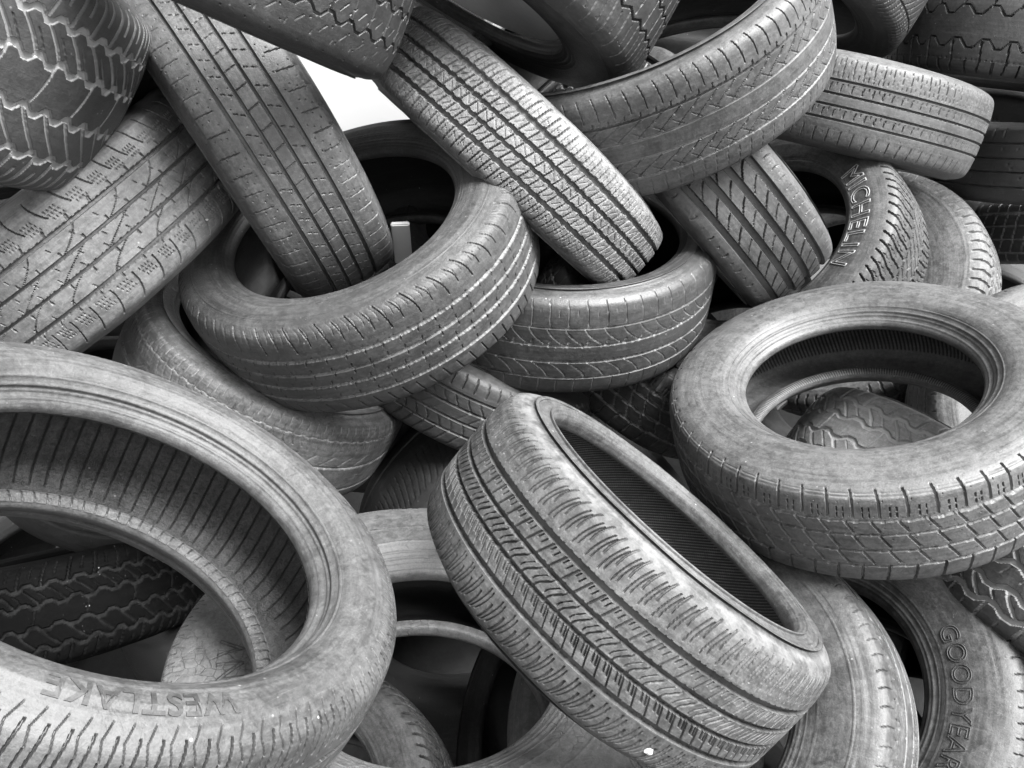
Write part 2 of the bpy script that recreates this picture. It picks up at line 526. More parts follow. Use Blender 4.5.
def t_plainribs(t):
    G, H = t.G, t.H
    for v in (-H, -G, G, H):
        t.g(v, 5.5, 6, .35)
    for m in (-.35, .0, .35):
        t.dots(m - .1, m + .1, 2, 38, 1.3, 3)
    t.s(H + .15, .9, 30, 0, 1.6, 3, 0)


def t_blocks(t):
    for v, w in ((-.62, 4), (-.2, 4.2), (.2, 4.2), (.6, 4.5)):
        t.g(v, w, 4.5, 1.0)
    t.s(-.62, -.2, 34, .3, 3.6, 4.5, .0, dust=.95)
    t.s(-.2, .2, 34, .3, 3.6, 4.5, .2, dust=.95)
    t.s(.2, .6, 34, .3, 3.6, 4.5, .4, dust=.95)
    t.s(.6, 1.0, 34, 0, 3.0, 4.5, .5, dust=.5)
    t.s(-1.0, -.62, 34, 0, 3.0, 4.5, .5, dust=.5)


def t_hex(t):            # big plain all terrain blocks with thin zigzag edges
    for v, ph in ((-.36, 0), (.33, .0)):
        t.g(v, 3.8, 7, .3, zig=10, per=62, shape=lambda q: trap(q, 1.9), ph=ph)
    t.s(-1.05, -.36, 62, .0, 3.2, 7, .28, zig=10, per=62, kink=5, wearing=False, dust=.1)
    t.s(.33, 1.05, 62, .0, 3.2, 7, .28, zig=10, per=62, kink=5, wearing=False, dust=.1)
    t.s(.70, 1.1, 62, .0, 4.5, 7, .78, wearing=False)
    t.s(-1.1, -.70, 62, .0, 4.5, 7, .78, wearing=False)
    t.g(.68, 2.2, 4, .0)
    t.g(-.68, 2.2, 4, .0)


def t_fan(t):
    G, H = t.G, t.H
    for v in (-H, H):
        t.g(v, 4, 4.5, .2)
    t.s(H, 1.0, 15, .5, 1.9, 3.5, 0, curve=3)
    t.s(-H, H, 24, .9, 2.2, 4, 0, curve=10)
    t.s(-1.0, -H, 15, -.5, 1.9, 3.5, 0)


def t_diamond(t):        # broad shoulder blocks over three staggered rows of diamond blocks
    H = t.H
    vs = (H + .03, .20, -.12, -.44)
    for v, w in zip(vs, (6, 4.2, 4.2, 4.5)):
        t.g(v, w, 5, .85, zig=1.0, per=37)
    for k in range(3):
        t.s(vs[k + 1], vs[k], 37, -.62, 3.8, 5, .33 * k, dust=.7)
    t.s(vs[0], .98, 37, -.05, 3.4, 4.6, .15, curve=-2, dust=.55, wearing=False)
    for q in (.38, .62):
        t.s(vs[0] + .06, vs[0] + .13, 37, 0, 1.7, 3.5, .15 + q)
        t.s(vs[0] + .16, vs[0] + .23, 37, 0, 1.7, 3.5, .15 + q)
    t.s(.84, .87, 37, 0, 30, 1.0, .65, dust=.4)
    t.s(.90, .92, 37, 0, 30, 1.0, .65, dust=.4)
    t.s(-1.0, vs[3], 37, .1, 3.4, 5, .3, dust=.5, wearing=False)
    t.dots(-.4, .9, 6, 37, .8, 2)


def t_combed(t):         # deep grooves, every rib combed with short cuts
    G, H = t.G, t.H
    for v, w in ((-H, 7.5), (-G, 5.5), (G, 6.5), (H, 8.5)):
        t.g(v, w, 8, .15)
    t.put(soft(t.V - .95 * t.h, .03), 0.0, .4)
    # upper shoulder: pairs of long cuts, then a short open one
    P = 21
    for q, a, b, w in ((.0, H + .10, .86, 1.7), (.27, H + .13, .84, 1.6), (.62, H + .24, .92, 2.8)):
        t.s(a, b, P, .28, w, 3.2, q, curve=2.5)
    # second rib
    for q, a, b, w in ((.0, G + .03, H - .04, 2.6), (.34, G + .15, H - .05, 1.5), (.67, G + .13, H - .06, 1.5)):
        t.s(a, b, P, .42, w, 3.8, q)
    # centre rib, bent cuts
    for q, a, b, w, c in ((.0, -G + .01, G - .07, 2.2, 2.5), (.38, -G + .09, G - .02, 1.5, -2.0), (.7, -G + .05, G - .05, 1.4, 2)):
        t.s(a, b, P, .70, w, 3.6, q, curve=c, wob=.3)
    # fourth rib leans the other way
    for q, a, b, w in ((.0, -H + .03, -G - .02, 1.8), (.34, -H + .14, -G - .02, 2.5), (.67, -H + .13, -G - .03, 2.3)):
        t.s(a, b, P * .8, -.42, w, 4, q)
    for q, a, b, w in ((.0, -.84, -H - .08, 1.7), (.30, -.80, -H - .1, 1.6), (.62, -.88, -H - .2, 2.8)):
        t.s(a, b, P, .3, w, 3.2, q, curve=-2.5)


def t_arrow(t):          # summer tread with arrow shaped shoulder cuts
    for v in (-.45, -.15, .15, .45):
        t.g(v, 8, 7, .15)
    t.s(.62, .98, 19, .12, 2.1, 4, .0, wearing=False)
    t.s(.80, 1.08, 19, .1, 1.4, 2.0, .45, kink=5, wearing=False)
    t.s(.56, .80, 19, .1, 1.5, 3.0, .5, wearing=False)
    t.s(-1.1, -.55, 23, -.2, 2.6, 4, .0, kink=5)
    t.s(-.45, .45, 23, .6, 1.8, 3.5, .2)


def t_smooth(t):
    t.g(0, 4, 2, 0)


def t_bald(t):           # worn almost smooth
    t.g(.62, 2.5, 1.2, .8, zig=1.5, per=23)
    t.g(.05, 6, 3, .9)
    t.g(-.5, 6, 3, .9)
    t.s(.42, .74, 17, -.2, 2.2, 2.2, .0, curve=2, dust=.35)
    t.s(.74, .9, 17, .1, 1.6, 1.6, .3, dust=.9)
    t.s(.1, .3, 40, 1.2, 4, 1.5, .2, dust=.5)


def t_angled(t):         # pale thin grooves with leaning cuts
    G, H = t.G, t.H
    for v in (-H, -G, G, H):
        t.g(v, 4.4, 5, .4)
    t.s(H + .1, .92, 24, -.1, 2.2, 3.5, 0, curve=-2)
    t.s(H + .25, .7, 24, -.1, 1.4, 2.5, .5)
    t.s(G, H, 25, -.7, 2.0, 3.5, .2, curve=3)
    t.s(-G, G, 25, .9, 1.6, 2.5, .2)
    t.s(-H, -G, 25, -.6, 2.0, 3.5, .7, curve=-3)
    t.s(-.95, -H, 25, .5, 2.2, 3.5, .3)


def t_ladder(t):
    t.s(-.3, .42, 17, .35, 2.2, 3, 0, curve=5)
    t.g(.72, 3, 3, .1)
    t.g(-.6, 3, 3, .1)


def t_terrain(t, Q=46):        # chunky all terrain blocks, pale mud packed in the zigzag grooves
    for v, ph in ((-.58, .0), (-.2, .25), (.22, .5), (.56, .25)):
        t.g(v, 9.5, 4.5, 1.0, zig=4.5, per=Q, shape=lambda q: trap(q, 2.2), ph=ph)
    t.s(-.58, -.2, Q, -.9, 6.5, 4, .1, zig=4, per=Q, zph=.1, dust=.95, curve=4)
    t.s(-.2, .22, 2 * Q, .3, 3.2, 4, .3, curve=-4, dust=.8)
    t.s(.22, .56, Q, -.9, 6.5, 4, .6, zig=4, per=Q, zph=.4, dust=.95, curve=-4)
    t.s(.24, .45, Q, -.8, 2.4, 4, .1, dust=.5)
    t.s(.56, 1.08, Q, .3, 5.5, 6, .2, dust=.55, wearing=False)
    t.s(.72, 1.0, Q, .3, 4.0, 5, .7, dust=.6)
    t.s(-1.08, -.56, Q, .3, 5.5, 6, .7, dust=.6, wearing=False)
    t.s(-1.0, -.72, Q, .3, 4.0, 5, .2, dust=.6)


def t_chunky(t):
    t_terrain(t, 62)
    t.s(-.56, -.22, 31, -.9, 3.0, 4, .35, dust=.6)
    t.s(.24, .54, 31, -.9, 3.0, 4, .1, dust=.6)
    t.s(-.18, .0, 31, .5, 2.4, 3, .2, dust=.3)


def t_finezig(t):
    t_terrain(t, 36)


def t_honey(t):
    t.g(.42, 4.2, 5, .3, zig=5, per=42, shape=lambda q: trap(q, 2))
    t.g(-.02, 4.2, 5, .3, zig=5, per=42, shape=lambda q: trap(q, 2), ph=.5)
    t.g(-.45, 4.2, 5, .3, zig=5, per=42, shape=lambda q: trap(q, 2))
    t.s(-.02, .42, 42, .0, 3.5, 5, .3, zig=5, per=42, dust=.3)
    t.s(-.45, -.02, 42, .0, 3.5, 5, .8, zig=5, per=42, dust=.3)
    t.s(.2, .32, 21, .9, 1.8, 3, .3, dust=.4)
    t.s(.54, .64, 42, .9, 2.2, 1.5, .3, dust=.5)
    t.s(.66, .72, 42, .2, 2.0, 1.2, .7, dust=.5)
    t.dots(.45, .9, 3, 40, 1.2, 2)


# ------------------------------------------------------------------ building a tyre
def catmull(P, n):
    P = np.asarray(P, float)
    A = np.vstack([2 * P[0] - P[1], P, 2 * P[-1] - P[-2]])
    out = []
    for i in range(1, len(A) - 2):
        p0, p1, p2, p3 = A[i - 1:i + 3]
        t = np.linspace(0, 1, n, endpoint=False)[:, None]
        out.append(0.5 * ((2 * p1) + (-p0 + p2) * t + (2 * p0 - 5 * p1 + 4 * p2 - p3) * t ** 2 + (-p0 + 3 * p1 - 3 * p2 + p3) * t ** 3))
    out.append(A[-2][None])
    return np.vstack(out)


def resample(P, s):
    d = np.r_[0, np.cumsum(np.linalg.norm(np.diff(P, axis=0), axis=1))]
    return np.stack([np.interp(s, d, P[:, 0]), np.interp(s, d, P[:, 1])], 1), d[-1]


class Tyre:
    pass


def half_profile(R, W, rb, bs):
    h = W / 2
    D = R - rb
    P = [(0, R), (.25 * h, R - .0005), (.5 * h, R - .002), (.78 * h, R - .008), (.90 * h, R - .020), (.98 * h, R - .045),
         (1.0 * h, rb + .5 * D), (.97 * h, rb + .30 * D), ((.5 * .97 + .5 * (bs + .1)) * h, rb + .16 * D), ((bs + .12) * h, rb + .0125),
         ((bs + .05) * h, rb + .003), (bs * h, rb)]
    return catmull(P, 14)


def side_relief(th, f, R, D, rb, r, marks):
    """millimetre relief moulded into every sidewall: a serrated band, a broken step, mould seams, worn rows of tiny marks"""
    F = f[None]
    t = th[:, None]
    z = np.zeros((len(th), len(f)))
    c = r.uniform(.66, .78)
    n = int(2 * np.pi * R / .0042)
    arc = soft(np.sin(t * r.integers(2, 4) + r.uniform(0, 6)) - .1, .15)
    z += .00035 * (np.abs((t * n / (2 * np.pi)) % 1 - .5) < .25) * soft(.045 - np.abs(F - c), .01) * arc
    # mould seams across the wall
    for k in range(5):
        a = r.uniform(0, 2 * np.pi)
        dd = np.abs((t - a + np.pi) % (2 * np.pi) - np.pi) * R
        z += .0004 * soft(.0012 - dd, .0008) * soft(F - .2, .05)
    # gentle dents
    for k in range(6):
        z += .00018 * np.sin(t * r.integers(2, 14) + F * r.uniform(-6, 6) + r.uniform(0, 6))
    if marks:
        cell = int(2 * np.pi * R / .0034)
        code = r.random((cell, 4)) > .45
        gap = r.random(cell) > .14
        i = np.floor(t / (2 * np.pi) * cell).astype(int) % cell
        fc = marks
        row = np.floor((F - fc) / .05 * 4 + 2).astype(int)
        ok = (row >= 0) & (row < 4)
        m = code[i, np.clip(row, 0, 3)] & gap[i] & ok
        arc = soft(np.sin(t * 2 + r.uniform(0, 6)), .1)
        z += .0006 * m * arc
    return z, np.zeros_like(z)


def build(key, tread, mat, name='tyre', lod=1.5, rings=(), inner=None, bald_side=None, label='', letters=(), seed=1, bead_rings=True, seat=.012, marks=0, group='worn tyres heaped in the pile'):
    C, n, R, W, rb, m2, bs, gs = TYRES[key]
    C = np.array(C, float)
    nc = nrm(n)
    h = W / 2
    nw = nc @ B
    up = -(B[1])                       # picture up
    e2 = nrm(up - (up @ nw) * nw)
    e1 = np.cross(e2, nw)
    Cw = to_world(C)
    # ovality was measured in another pair of axes: carry it over
    a = np.array([0, 1., 0]) if abs(nc[1]) < .8 else np.array([1., 0, 0])
    f1 = nrm(np.cross(nc, a))
    f2 = np.cross(nc, f1)
    f1, f2 = f1 @ B, f2 @ B
    Q = np.array([[f1 @ e1, f1 @ e2], [f2 @ e1, f2 @ e2]])
    M = Q.T @ np.array([[1 + m2[0], m2[1]], [m2[1], 1 - m2[0]]]) @ Q

    root = bpy.data.objects.new(name, None)
    COL.objects.link(root)
    root.empty_display_size = 0.1
    from mathutils import Matrix
    mw = Matrix.Identity(4)
    for r in range(3):
        mw[r][0], mw[r][1], mw[r][2], mw[r][3] = e1[r], e2[r], nw[r], Cw[r]
    root.matrix_world = mw
    root['label'] = label
    root['category'] = 'tyre'
    root['group'] = group

    def place(th, P):
        """(N,) angles x (K,2) profile points or (N,K,2)"""
        s, rho = P[..., 0], P[..., 1]
        c = np.stack([np.cos(th), np.sin(th)], 1) @ M.T
        xy = rho[..., None] * c[:, None, :] if rho.ndim == 2 else rho[None, :, None] * c[:, None, :]
        ss = np.broadcast_to(s if s.ndim == 2 else s[None, :], xy.shape[:2])
        return np.concatenate([xy, ss[..., None]], 2)

    HP = half_profile(R, W, rb, bs)
    _, LH = resample(HP, np.array([0.]))
    # where the tread ends and the bead begins along the half profile
    dl = np.r_[0, np.cumsum(np.linalg.norm(np.diff(HP, axis=0), axis=1))]
    iT = np.argmin(np.abs(HP[:, 1] - (R - .040)) + (HP[:, 0] < .9 * h) * 9)
    vT = dl[iT]
    vB = dl[np.argmin(np.abs(HP[:, 1] - (rb + .20 * (R - rb))) + (HP[:, 1] > R - .05) * 9)]

    def prof(v):
        av = np.abs(v)
        P, _ = resample(HP, av)
        P = P.copy()
        P[:, 0] *= np.sign(v) if np.ndim(v) else 1
        e = 4e-4
        A, _ = resample(HP, np.clip(av - e, 0, LH))
        Bq, _ = resample(HP, np.clip(av + e, 0, LH))
        T = Bq - A
        T[:, 0] *= np.where(v < 0, -1, 1) * 1.0
        # outward normal of the profile
        N = np.stack([-T[:, 1], T[:, 0]], 1) * np.where(v < 0, -1, 1)[:, None]
        N /= np.maximum(np.linalg.norm(N, axis=1), 1e-9)[:, None]
        return P, N

    # angles: fine where the tread faces the camera, coarser behind
    step = lod / 1000 * C[2] / 1.3
    base = np.linspace(0, 2 * np.pi, 1441)[:-1]
    rad = np.cos(base)[:, None] * e1 + np.sin(base)[:, None] * e2
    tocam = CAM - Cw
    tocam = tocam / np.linalg.norm(tocam)
    facing = rad @ tocam
    dens = np.where(facing > -.28, R / step, R / (step * 4.5))
    cum = np.r_[0, np.cumsum(dens * (2 * np.pi / 1440))]
    nth = int(cum[-1])
    th = np.interp(np.linspace(0, cum[-1], nth + 1)[:-1], cum, np.linspace(0, 2 * np.pi, 1441))

    # ---- tread
    K = int(2 * vT / (step * 1.1)) | 1
    v = np.linspace(-vT, vT, K)
    P, N = prof(v)
    U, Vv = np.meshgrid(th * R, v, indexing='ij')
    T = Tread(U, Vv, 2 * np.pi * R, h, gs, seed)
    tread(T)
    fade = soft(vT - .006 - np.abs(Vv), .006)
    hgt = -T.d * fade
    rr = np.random.default_rng(seed + 5)
    for _ in range(5):              # slightly lumpy casing
        f1_, f2_ = rr.integers(2, 9), rr.uniform(5, 25)
        hgt = hgt + .0005 * np.sin(th[:, None] * f1_ + rr.uniform(0, 6)) * np.sin(Vv * f2_ + rr.uniform(0, 6)) * fade
    PP = P[None] + hgt[..., None] * N[None]
    me = grid_mesh('tread', place(th, PP), mat, attr=T.a * fade, sharp=38, cut=np.clip(T.d * 400, 0, 1) * fade)
    link('tread', me, root)

    # ---- sidewalls and beads
    sstep = max(step, .0016)
    ths = np.linspace(0, 2 * np.pi, int(2 * np.pi * R / (sstep * 2.6)) + 1)[:-1]
    D = R - rb
    sides = {}
    for sg in (1, -1):
        k = int((vB - vT) / sstep) + 2
        vs = np.linspace(vT, vB, k) * sg
        P, N = prof(vs)
        f = (P[:, 1] - rb) / D
        hh = np.zeros(k)
        for (fc, amp, wid) in rings:
            hh += amp / 1000 * np.clip(1 - np.abs(f - fc) * D * 1000 / wid, 0, 1) ** .7
        edge = np.clip(np.minimum(np.abs(vs) - vT, vB - np.abs(vs)) / .002, 0, 1)
        Pq = P + (hh * edge)[:, None] * N
        Pg = np.broadcast_to(Pq[None], (len(ths), k, 2)).copy()
        gat = np.zeros((len(ths), k))
        sr = np.random.default_rng(seed + 11 + sg)
        Pg2, g2 = side_relief(ths, f, R, D, rb, sr, marks if sg > 0 else 0)
        Pg += (Pg2 * edge[None])[..., None] * N[None]
        if bald_side:
            extra, gat = bald_side(ths, f, R)
            Pg += (extra * edge[None])[..., None] * N[None]
        me = grid_mesh('sidewall', place(ths, Pg), mat, attr=gat, flip=(sg < 0))
        sides[sg] = link('sidewall', me, root)
        k = max(10, int((LH - vB) / sstep) + 2)
        vs = np.linspace(vB, LH, k) * sg
        P, N = prof(vs)
        x = (np.abs(vs) - vB) / (LH - vB)
        hh = np.zeros(k)
        if bead_rings:
            for xc, amp, wd in ((.0, 1.6, .10), (.30, 1.4, .07), (.48, 1.0, .06), (.72, 1.2, .05)):
                hh += amp / 1000 * np.clip(1 - np.abs(x - xc) / wd, 0, 1)
            hh[0] = 0
            hh *= bead_rings
        P = P + hh[:, None] * N
        # the bead rolls over its toe and a little way up inside
        s0 = bs * h
        roll = np.array([(s0 - .3 * seat, rb + .0003), (s0 - .7 * seat, rb + .0015), (s0 - .93 * seat, rb + .0055), (s0 - seat, rb + .018)])
        roll = catmull(roll, 4)
        roll[:, 0] *= sg
        P = np.vstack([P, roll])
        me = grid_mesh('bead', place(ths, P), mat, flip=(sg < 0))
        link('bead', me, root)

    # ---- inside
    s0 = bs * h - seat
    IP = ([(s0 + .3 * seat, rb + .0015), (s0 + .07 * seat, rb + .0055)] if seat < .015 else []) + [(s0, rb + .018), (.5 * (s0 + .93 * h), rb + .25 * D), (.93 * h, rb + .45 * D), (.92 * h, rb + .60 * D), (.84 * h, R - .034), (.62 * h, R - .019),
          (.3 * h, R - .0145), (0, R - .0135)]
    IP = catmull(IP, 10)
    IP = np.vstack([IP, (IP[:-1] * [-1, 1])[::-1]])
    Ltot = resample(IP, np.array([0.]))[1]
    if inner:
        ki, ni = 150, int(2 * np.pi * R / .0013)
    else:
        ki, ni = 46, 160
    si = np.linspace(0, Ltot, ki)
    P, _ = resample(IP, si)
    thi = np.linspace(0, 2 * np.pi, ni + 1)[:-1]
    Pg = np.broadcast_to(P[None], (ni, ki, 2)).copy()
    if inner:
        pitch, slant, w, amp, lim = inner
        cnt = round(2 * np.pi * R / (pitch / 1000))
        q = thi[:, None] * cnt / (2 * np.pi) + slant * (si[None] - Ltot / 2) / (pitch / 1000)
        d = np.abs((q + .5) % 1 - .5) * pitch / 1000
        mask = soft(w / 2000 - d, .0012) * soft(lim * h - np.abs(P[None, :, 0]), .004)
        Pg[..., 1] -= mask * amp / 1000
        # a step where the liner ply ends
        Pg[..., 1] -= .0012 * soft(lim * h - np.abs(P[None, :, 0]), .002)
    me = grid_mesh('inner_liner', place(thi, Pg), LINER if not inner else (LINER_RIB if inner[0] > 10 else LINER_FINE), flip=True, attr=mask if inner else None)
    link('inner_liner', me, root)

    t = Tyre()
    t.root, t.place, t.prof, t.sides, t.M = root, place, prof, sides, M
    t.R, t.rb, t.D, t.h, t.vT, t.vB, t.HP = R, rb, D, h, vT, vB, HP
    t.e1, t.e2, t.nw, t.Cw = e1, e2, nw, Cw
    return t


def letters(t, text, theta, f, size, mat, style='fill', side=1, depth=.0009, spacing=1.0, name='lettering', xs=1.0, shear=0.0, bold=0.0):
    """raised writing on a sidewall, running clockwise with its tops outward"""
    cu = bpy.data.curves.new('text', 'FONT')
    cu.body = text
    cu.size = size
    cu.align_x = 'CENTER'
    cu.space_character = spacing
    cu.shear = shear
    cu.resolution_u = 4
    cu.offset = bold
    if style == 'line':
        cu.fill_mode = 'NONE'
        cu.bevel_depth = depth
        cu.bevel_resolution = 1
    else:
        cu.extrude = depth
    ob = bpy.data.objects.new('text', cu)
    COL.objects.link(ob)
    dg = bpy.context.evaluated_depsgraph_get()
    me = bpy.data.meshes.new_from_object(ob.evaluated_get(dg))
    bpy.data.objects.remove(ob)
    return wrap(t, me, theta, f, size, mat, side, name, xs)


def wrap(t, me, theta, f, size, mat, side=1, name='lettering', xs=1.0):
    bm = bmesh.new()
    bm.from_mesh(me)
    for _ in range(3):
        long_ = [e for e in bm.edges if e.calc_length() > .006]
        if not long_:
            break
        bmesh.ops.subdivide_edges(bm, edges=long_, cuts=1)
    ww = [v for v in bm.verts]
    co = np.array([v.co[:] for v in ww])
    rho_c = t.rb + f * t.D
    ang = math.radians(theta) - co[:, 0] * xs / rho_c * side
    rho = rho_c + (co[:, 1] - size * .35)
    HP = t.HP[t.HP[:, 1] < t.R - .03][::-1]
    vs = np.linspace(t.vT * .9, t.vB + .01, 200) * side
    P, N = t.prof(vs)
    o = np.argsort(P[:, 1])
    s = np.interp(rho, P[o, 1], P[o, 0])
    nx = np.interp(rho, P[o, 1], N[o, 0])
    ny = np.interp(rho, P[o, 1], N[o, 1])
    z = co[:, 2] + .0006
    s = s + z * nx
    rho = rho + z * ny
    c = np.stack([np.cos(ang), np.sin(ang)], 1) @ t.M.T
    out = np.concatenate([rho[:, None] * c, s[:, None]], 1)
    for v, p in zip(ww, out):
        v.co = p
    bm.to_mesh(me)
    bm.free()
    me.materials.clear()
    me.materials.append(mat)
    return link(name, me, t.sides[side])

# ------------------------------------------------------------------ rubber of the different tyres
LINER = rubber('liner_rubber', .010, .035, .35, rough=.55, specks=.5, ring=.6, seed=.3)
LINER_RIB = rubber('ribbed_liner_rubber', .03, .13, .5, groove=.008, gdust=2.2, rough=.40, specks=.4, ring=.1, seed=.9, grain=3.5, bump=.7)
LINER_FINE = rubber('fine_ribbed_liner_rubber', .05, .16, .6, groove=.006, gdust=2.6, rough=.5, specks=.3, ring=.1, seed=.7, grain=1.5, bump=.5)
PALE_PAINT = rubber('pale_lettering_rubber', .16, .38, .6, rough=.6, specks=0, seed=2.0)
RAISED = rubber('raised_lettering_rubber', .022, .085, .5, rough=.6, specks=0, seed=2.4)

SIDE = ((.30, .8, 1.2), (.34, .6, 1.0), (.62, .8, 1.2), (.80, 1.0, 1.6))
SIDE_B = ((.26, .9, 1.3), (.56, .6, 1.0), (.72, 1.0, 1.5), (.76, .7, 1.0))


def M(name, **k):
    return rubber(name, **k)


T = {}
def go(key, tread, label, mat, **k):
    T[key] = build(key, tread, mat, label=label, seed=len(T) * 7 + 3, **k)


go('T20', t_arrow, 'large dusty tyre with ribbed liner lying face up in the near left corner',
   M('rubber_front_ring', dark=0.026, dusty=0.103, dust=.72, rough=0.5, ring=.25, seed=1), lod=1.1, marks=.26, bead_rings=1.7, rings=((.34, 1.0, 1.2), (.40, .8, 1.2), (.74, 1.4, 2.0), (.82, 1.0, 1.4)), inner=(20, .05, 2.4, -1.2, .80))
go('T19', t_combed, 'grey tyre with finely combed ribs leaning on its edge at the front centre',
   M('rubber_front_combed', dark=0.033, dusty=0.140, dust=.6, rough=0.58, seed=2, stain=.0), lod=1.0, marks=.42, seat=.020, rings=((.36, 1.2, 1.4), (.60, 1.0, 4)), inner=(8.0, -1.3, 3.0, -1.2, .62))
go('T18', t_diamond, 'pale tyre with diamond blocks lying across the right side above the combed tyre',
   M('rubber_diamond', dark=0.039, dusty=0.132, dust=.68, groove=.34, rough=0.43, seed=3), lod=1.1, marks=.60, bead_rings=1.4, rings=((.52, .6, 1.0), (.84, .8, 1.2)), inner=(8, .2, 2.6, -1.0, .7))
go('T4', t_dustrib, 'smooth ribbed tyre lying as an open ring left of centre, a tyre in its hole',
   M('rubber_ring', dark=0.035, dusty=0.111, dust=.45, groove=.30, rough=0.52, seed=4), lod=1.2, rings=SIDE)
go('T2', t_rib, 'long tyre with laddered middle rib standing in the open ring left of centre',
   M('rubber_leaning', dark=0.048, dusty=0.156, dust=.5, groove=.3, rough=.45, seed=5), lod=1.1, rings=SIDE)
go('T3', t_touring, 'grey tyre with curved shoulder cuts and fine ticks crossing the left edge',
   M('rubber_touring', dark=0.070, dusty=0.224, dust=.55, groove=.25, rough=.45, seed=6), lod=1.1, rings=SIDE)
go('T5', t_snow, 'muddy winter tyre with chunky blocks slanting down into the lower central ring',
   M('rubber_snow', dark=0.050, dusty=0.258, dust=.72, groove=.30, rough=.55, seed=7, specks=1.6, grain=1.6), lod=1.1, rings=SIDE)
go('T6', t_directional, 'dark tyre with pale hooked cuts lying as a ring under the muddy winter tyre',
   M('rubber_hooked', dark=0.032, dusty=0.098, dust=.4, groove=.34, rough=.42, seed=8), lod=1.2, rings=SIDE)
go('T7', t_truck, 'dark tyre with zigzag blocks at the top centre, its shaded face turned to the left',
   M('rubber_truck', dark=0.035, dusty=0.104, dust=.4, rough=.5, seed=9), lod=1.2, rings=SIDE_B)
go('T8', t_comb, 'broad tyre with a comb cut shoulder lying tilted at the top right of centre',
   M('rubber_broad', dark=0.042, dusty=0.137, dust=.55, groove=.28, rough=.45, seed=10), lod=1.1, rings=SIDE)
go('T9', t_city, 'tyre with four thin dark grooves lying flat near the upper right corner',
   M('rubber_city', dark=0.052, dusty=0.137, dust=.6, groove=.1, rough=.5, seed=11), lod=1.2, rings=SIDE)
go('T10', t_slots, 'tyre with wide grooves and leaf shaped slots wedged right of centre',
   M('rubber_slots', dark=0.045, dusty=0.143, dust=.52, groove=.2, rough=.42, seed=12), lod=1.2, rings=SIDE)
go('T11', t_lug, 'winter tyre with pale outlined maker name on its face and bent lug cuts',
   M('rubber_lug', dark=0.035, dusty=0.130, dust=.5, groove=.2, rough=.5, seed=13), lod=1.3, rings=((.2, .8, 1.2), (.78, 1, 1.4)))
go('T12', t_mud, 'pale dusty tyre with coarse edge lugs behind the winter tyre with outlined name',
   M('rubber_mud', dark=0.060, dusty=0.211, dust=.7, groove=.3, rough=.6, seed=14), lod=1.6, rings=SIDE_B)
go('T13', t_plainribs, 'dark plain ribbed tyre lying flat at the right edge behind the thin grooved tyre',
   M('rubber_plain', dark=0.032, dusty=0.078, dust=.3, groove=.22, rough=.5, seed=15), lod=1.7, rings=SIDE)
go('T14', t_blocks, 'dark tyre with pale grid grooves at the right edge below the plain ribbed tyre',
   M('rubber_grid', dark=0.035, dusty=0.085, dust=.35, groove=.33, rough=.5, seed=16), lod=1.7, rings=SIDE)
go('T15', t_hex, 'dark all terrain tyre with large plain blocks in the upper right corner',
   M('rubber_hex', dark=0.035, dusty=0.091, dust=.4, groove=.2, rough=.5, seed=17), lod=1.5, rings=SIDE)
go('T16', t_fan, 'dark tyre with fanned cuts at the top edge above the thin grooved tyre',
   M('rubber_fan', dark=0.032, dusty=0.104, dust=.4, rough=.5, seed=18), lod=1.5, rings=SIDE_B)
go('T21', t_bald, 'cracked bald tyre sloping out from under the grey touring tyre beside the near left ring',
   M('rubber_bald', dark=0.057, dusty=0.211, dust=.6, groove=.36, rough=0.5, seed=19, crack=.8), lod=1.3, rings=())
go('T22', t_angled, 'tyre with leaning cuts showing under the open ring above the combed tyre',
   M('rubber_angled', dark=0.035, dusty=0.104, dust=.45, groove=.28, rough=.48, seed=20), lod=1.5, rings=SIDE)
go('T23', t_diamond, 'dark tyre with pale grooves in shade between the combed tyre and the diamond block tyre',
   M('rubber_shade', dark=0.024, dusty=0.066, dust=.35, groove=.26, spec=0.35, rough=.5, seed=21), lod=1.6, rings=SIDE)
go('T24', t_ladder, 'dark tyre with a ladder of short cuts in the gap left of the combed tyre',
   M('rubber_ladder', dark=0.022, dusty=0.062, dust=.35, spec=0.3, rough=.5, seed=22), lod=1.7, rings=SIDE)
go('T25', t_arrow, 'pale cracked tyre lying face up at the bottom edge beside the combed tyre',
   M('rubber_cracked', dark=0.043, dusty=0.140, dust=.75, rough=0.48, seed=23, crack=.8, ring=.1), lod=1.4, seat=.018, rings=((.3, 1, 1.5), (.5, .8, 2)))
go('T26', t_lug, 'dirty tyre standing inside the hole of the pale cracked tyre, left of the gap',
   M('rubber_dirty', dark=0.029, dusty=0.109, dust=.6, rough=.5, seed=24, stain=.6), lod=1.8, rings=SIDE_B)
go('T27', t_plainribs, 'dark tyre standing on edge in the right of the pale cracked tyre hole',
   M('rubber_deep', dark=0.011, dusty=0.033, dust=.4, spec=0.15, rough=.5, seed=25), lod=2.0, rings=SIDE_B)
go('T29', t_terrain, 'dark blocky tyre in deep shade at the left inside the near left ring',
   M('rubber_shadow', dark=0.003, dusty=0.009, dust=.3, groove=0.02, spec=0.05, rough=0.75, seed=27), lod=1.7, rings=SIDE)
go('T30', t_comb, 'mottled tyre face up behind the right end of the combed tyre',
   M('rubber_mottled', dark=0.034, dusty=0.133, dust=.62, rough=.5, seed=28, stain=.7), lod=1.5, rings=((.3, .9, 1.3), (.66, 1.4, 1.6), (.8, .8, 1.5)))
go('T31', t_comb, 'mottled tyre with raised round letters in the bottom right corner',
   M('rubber_letters', dark=0.031, dusty=0.123, dust=.55, rough=.5, seed=29, stain=.7), lod=1.5, rings=((.27, .9, 1.3), (.80, 1.0, 1.4), (.88, .8, 1.2)))
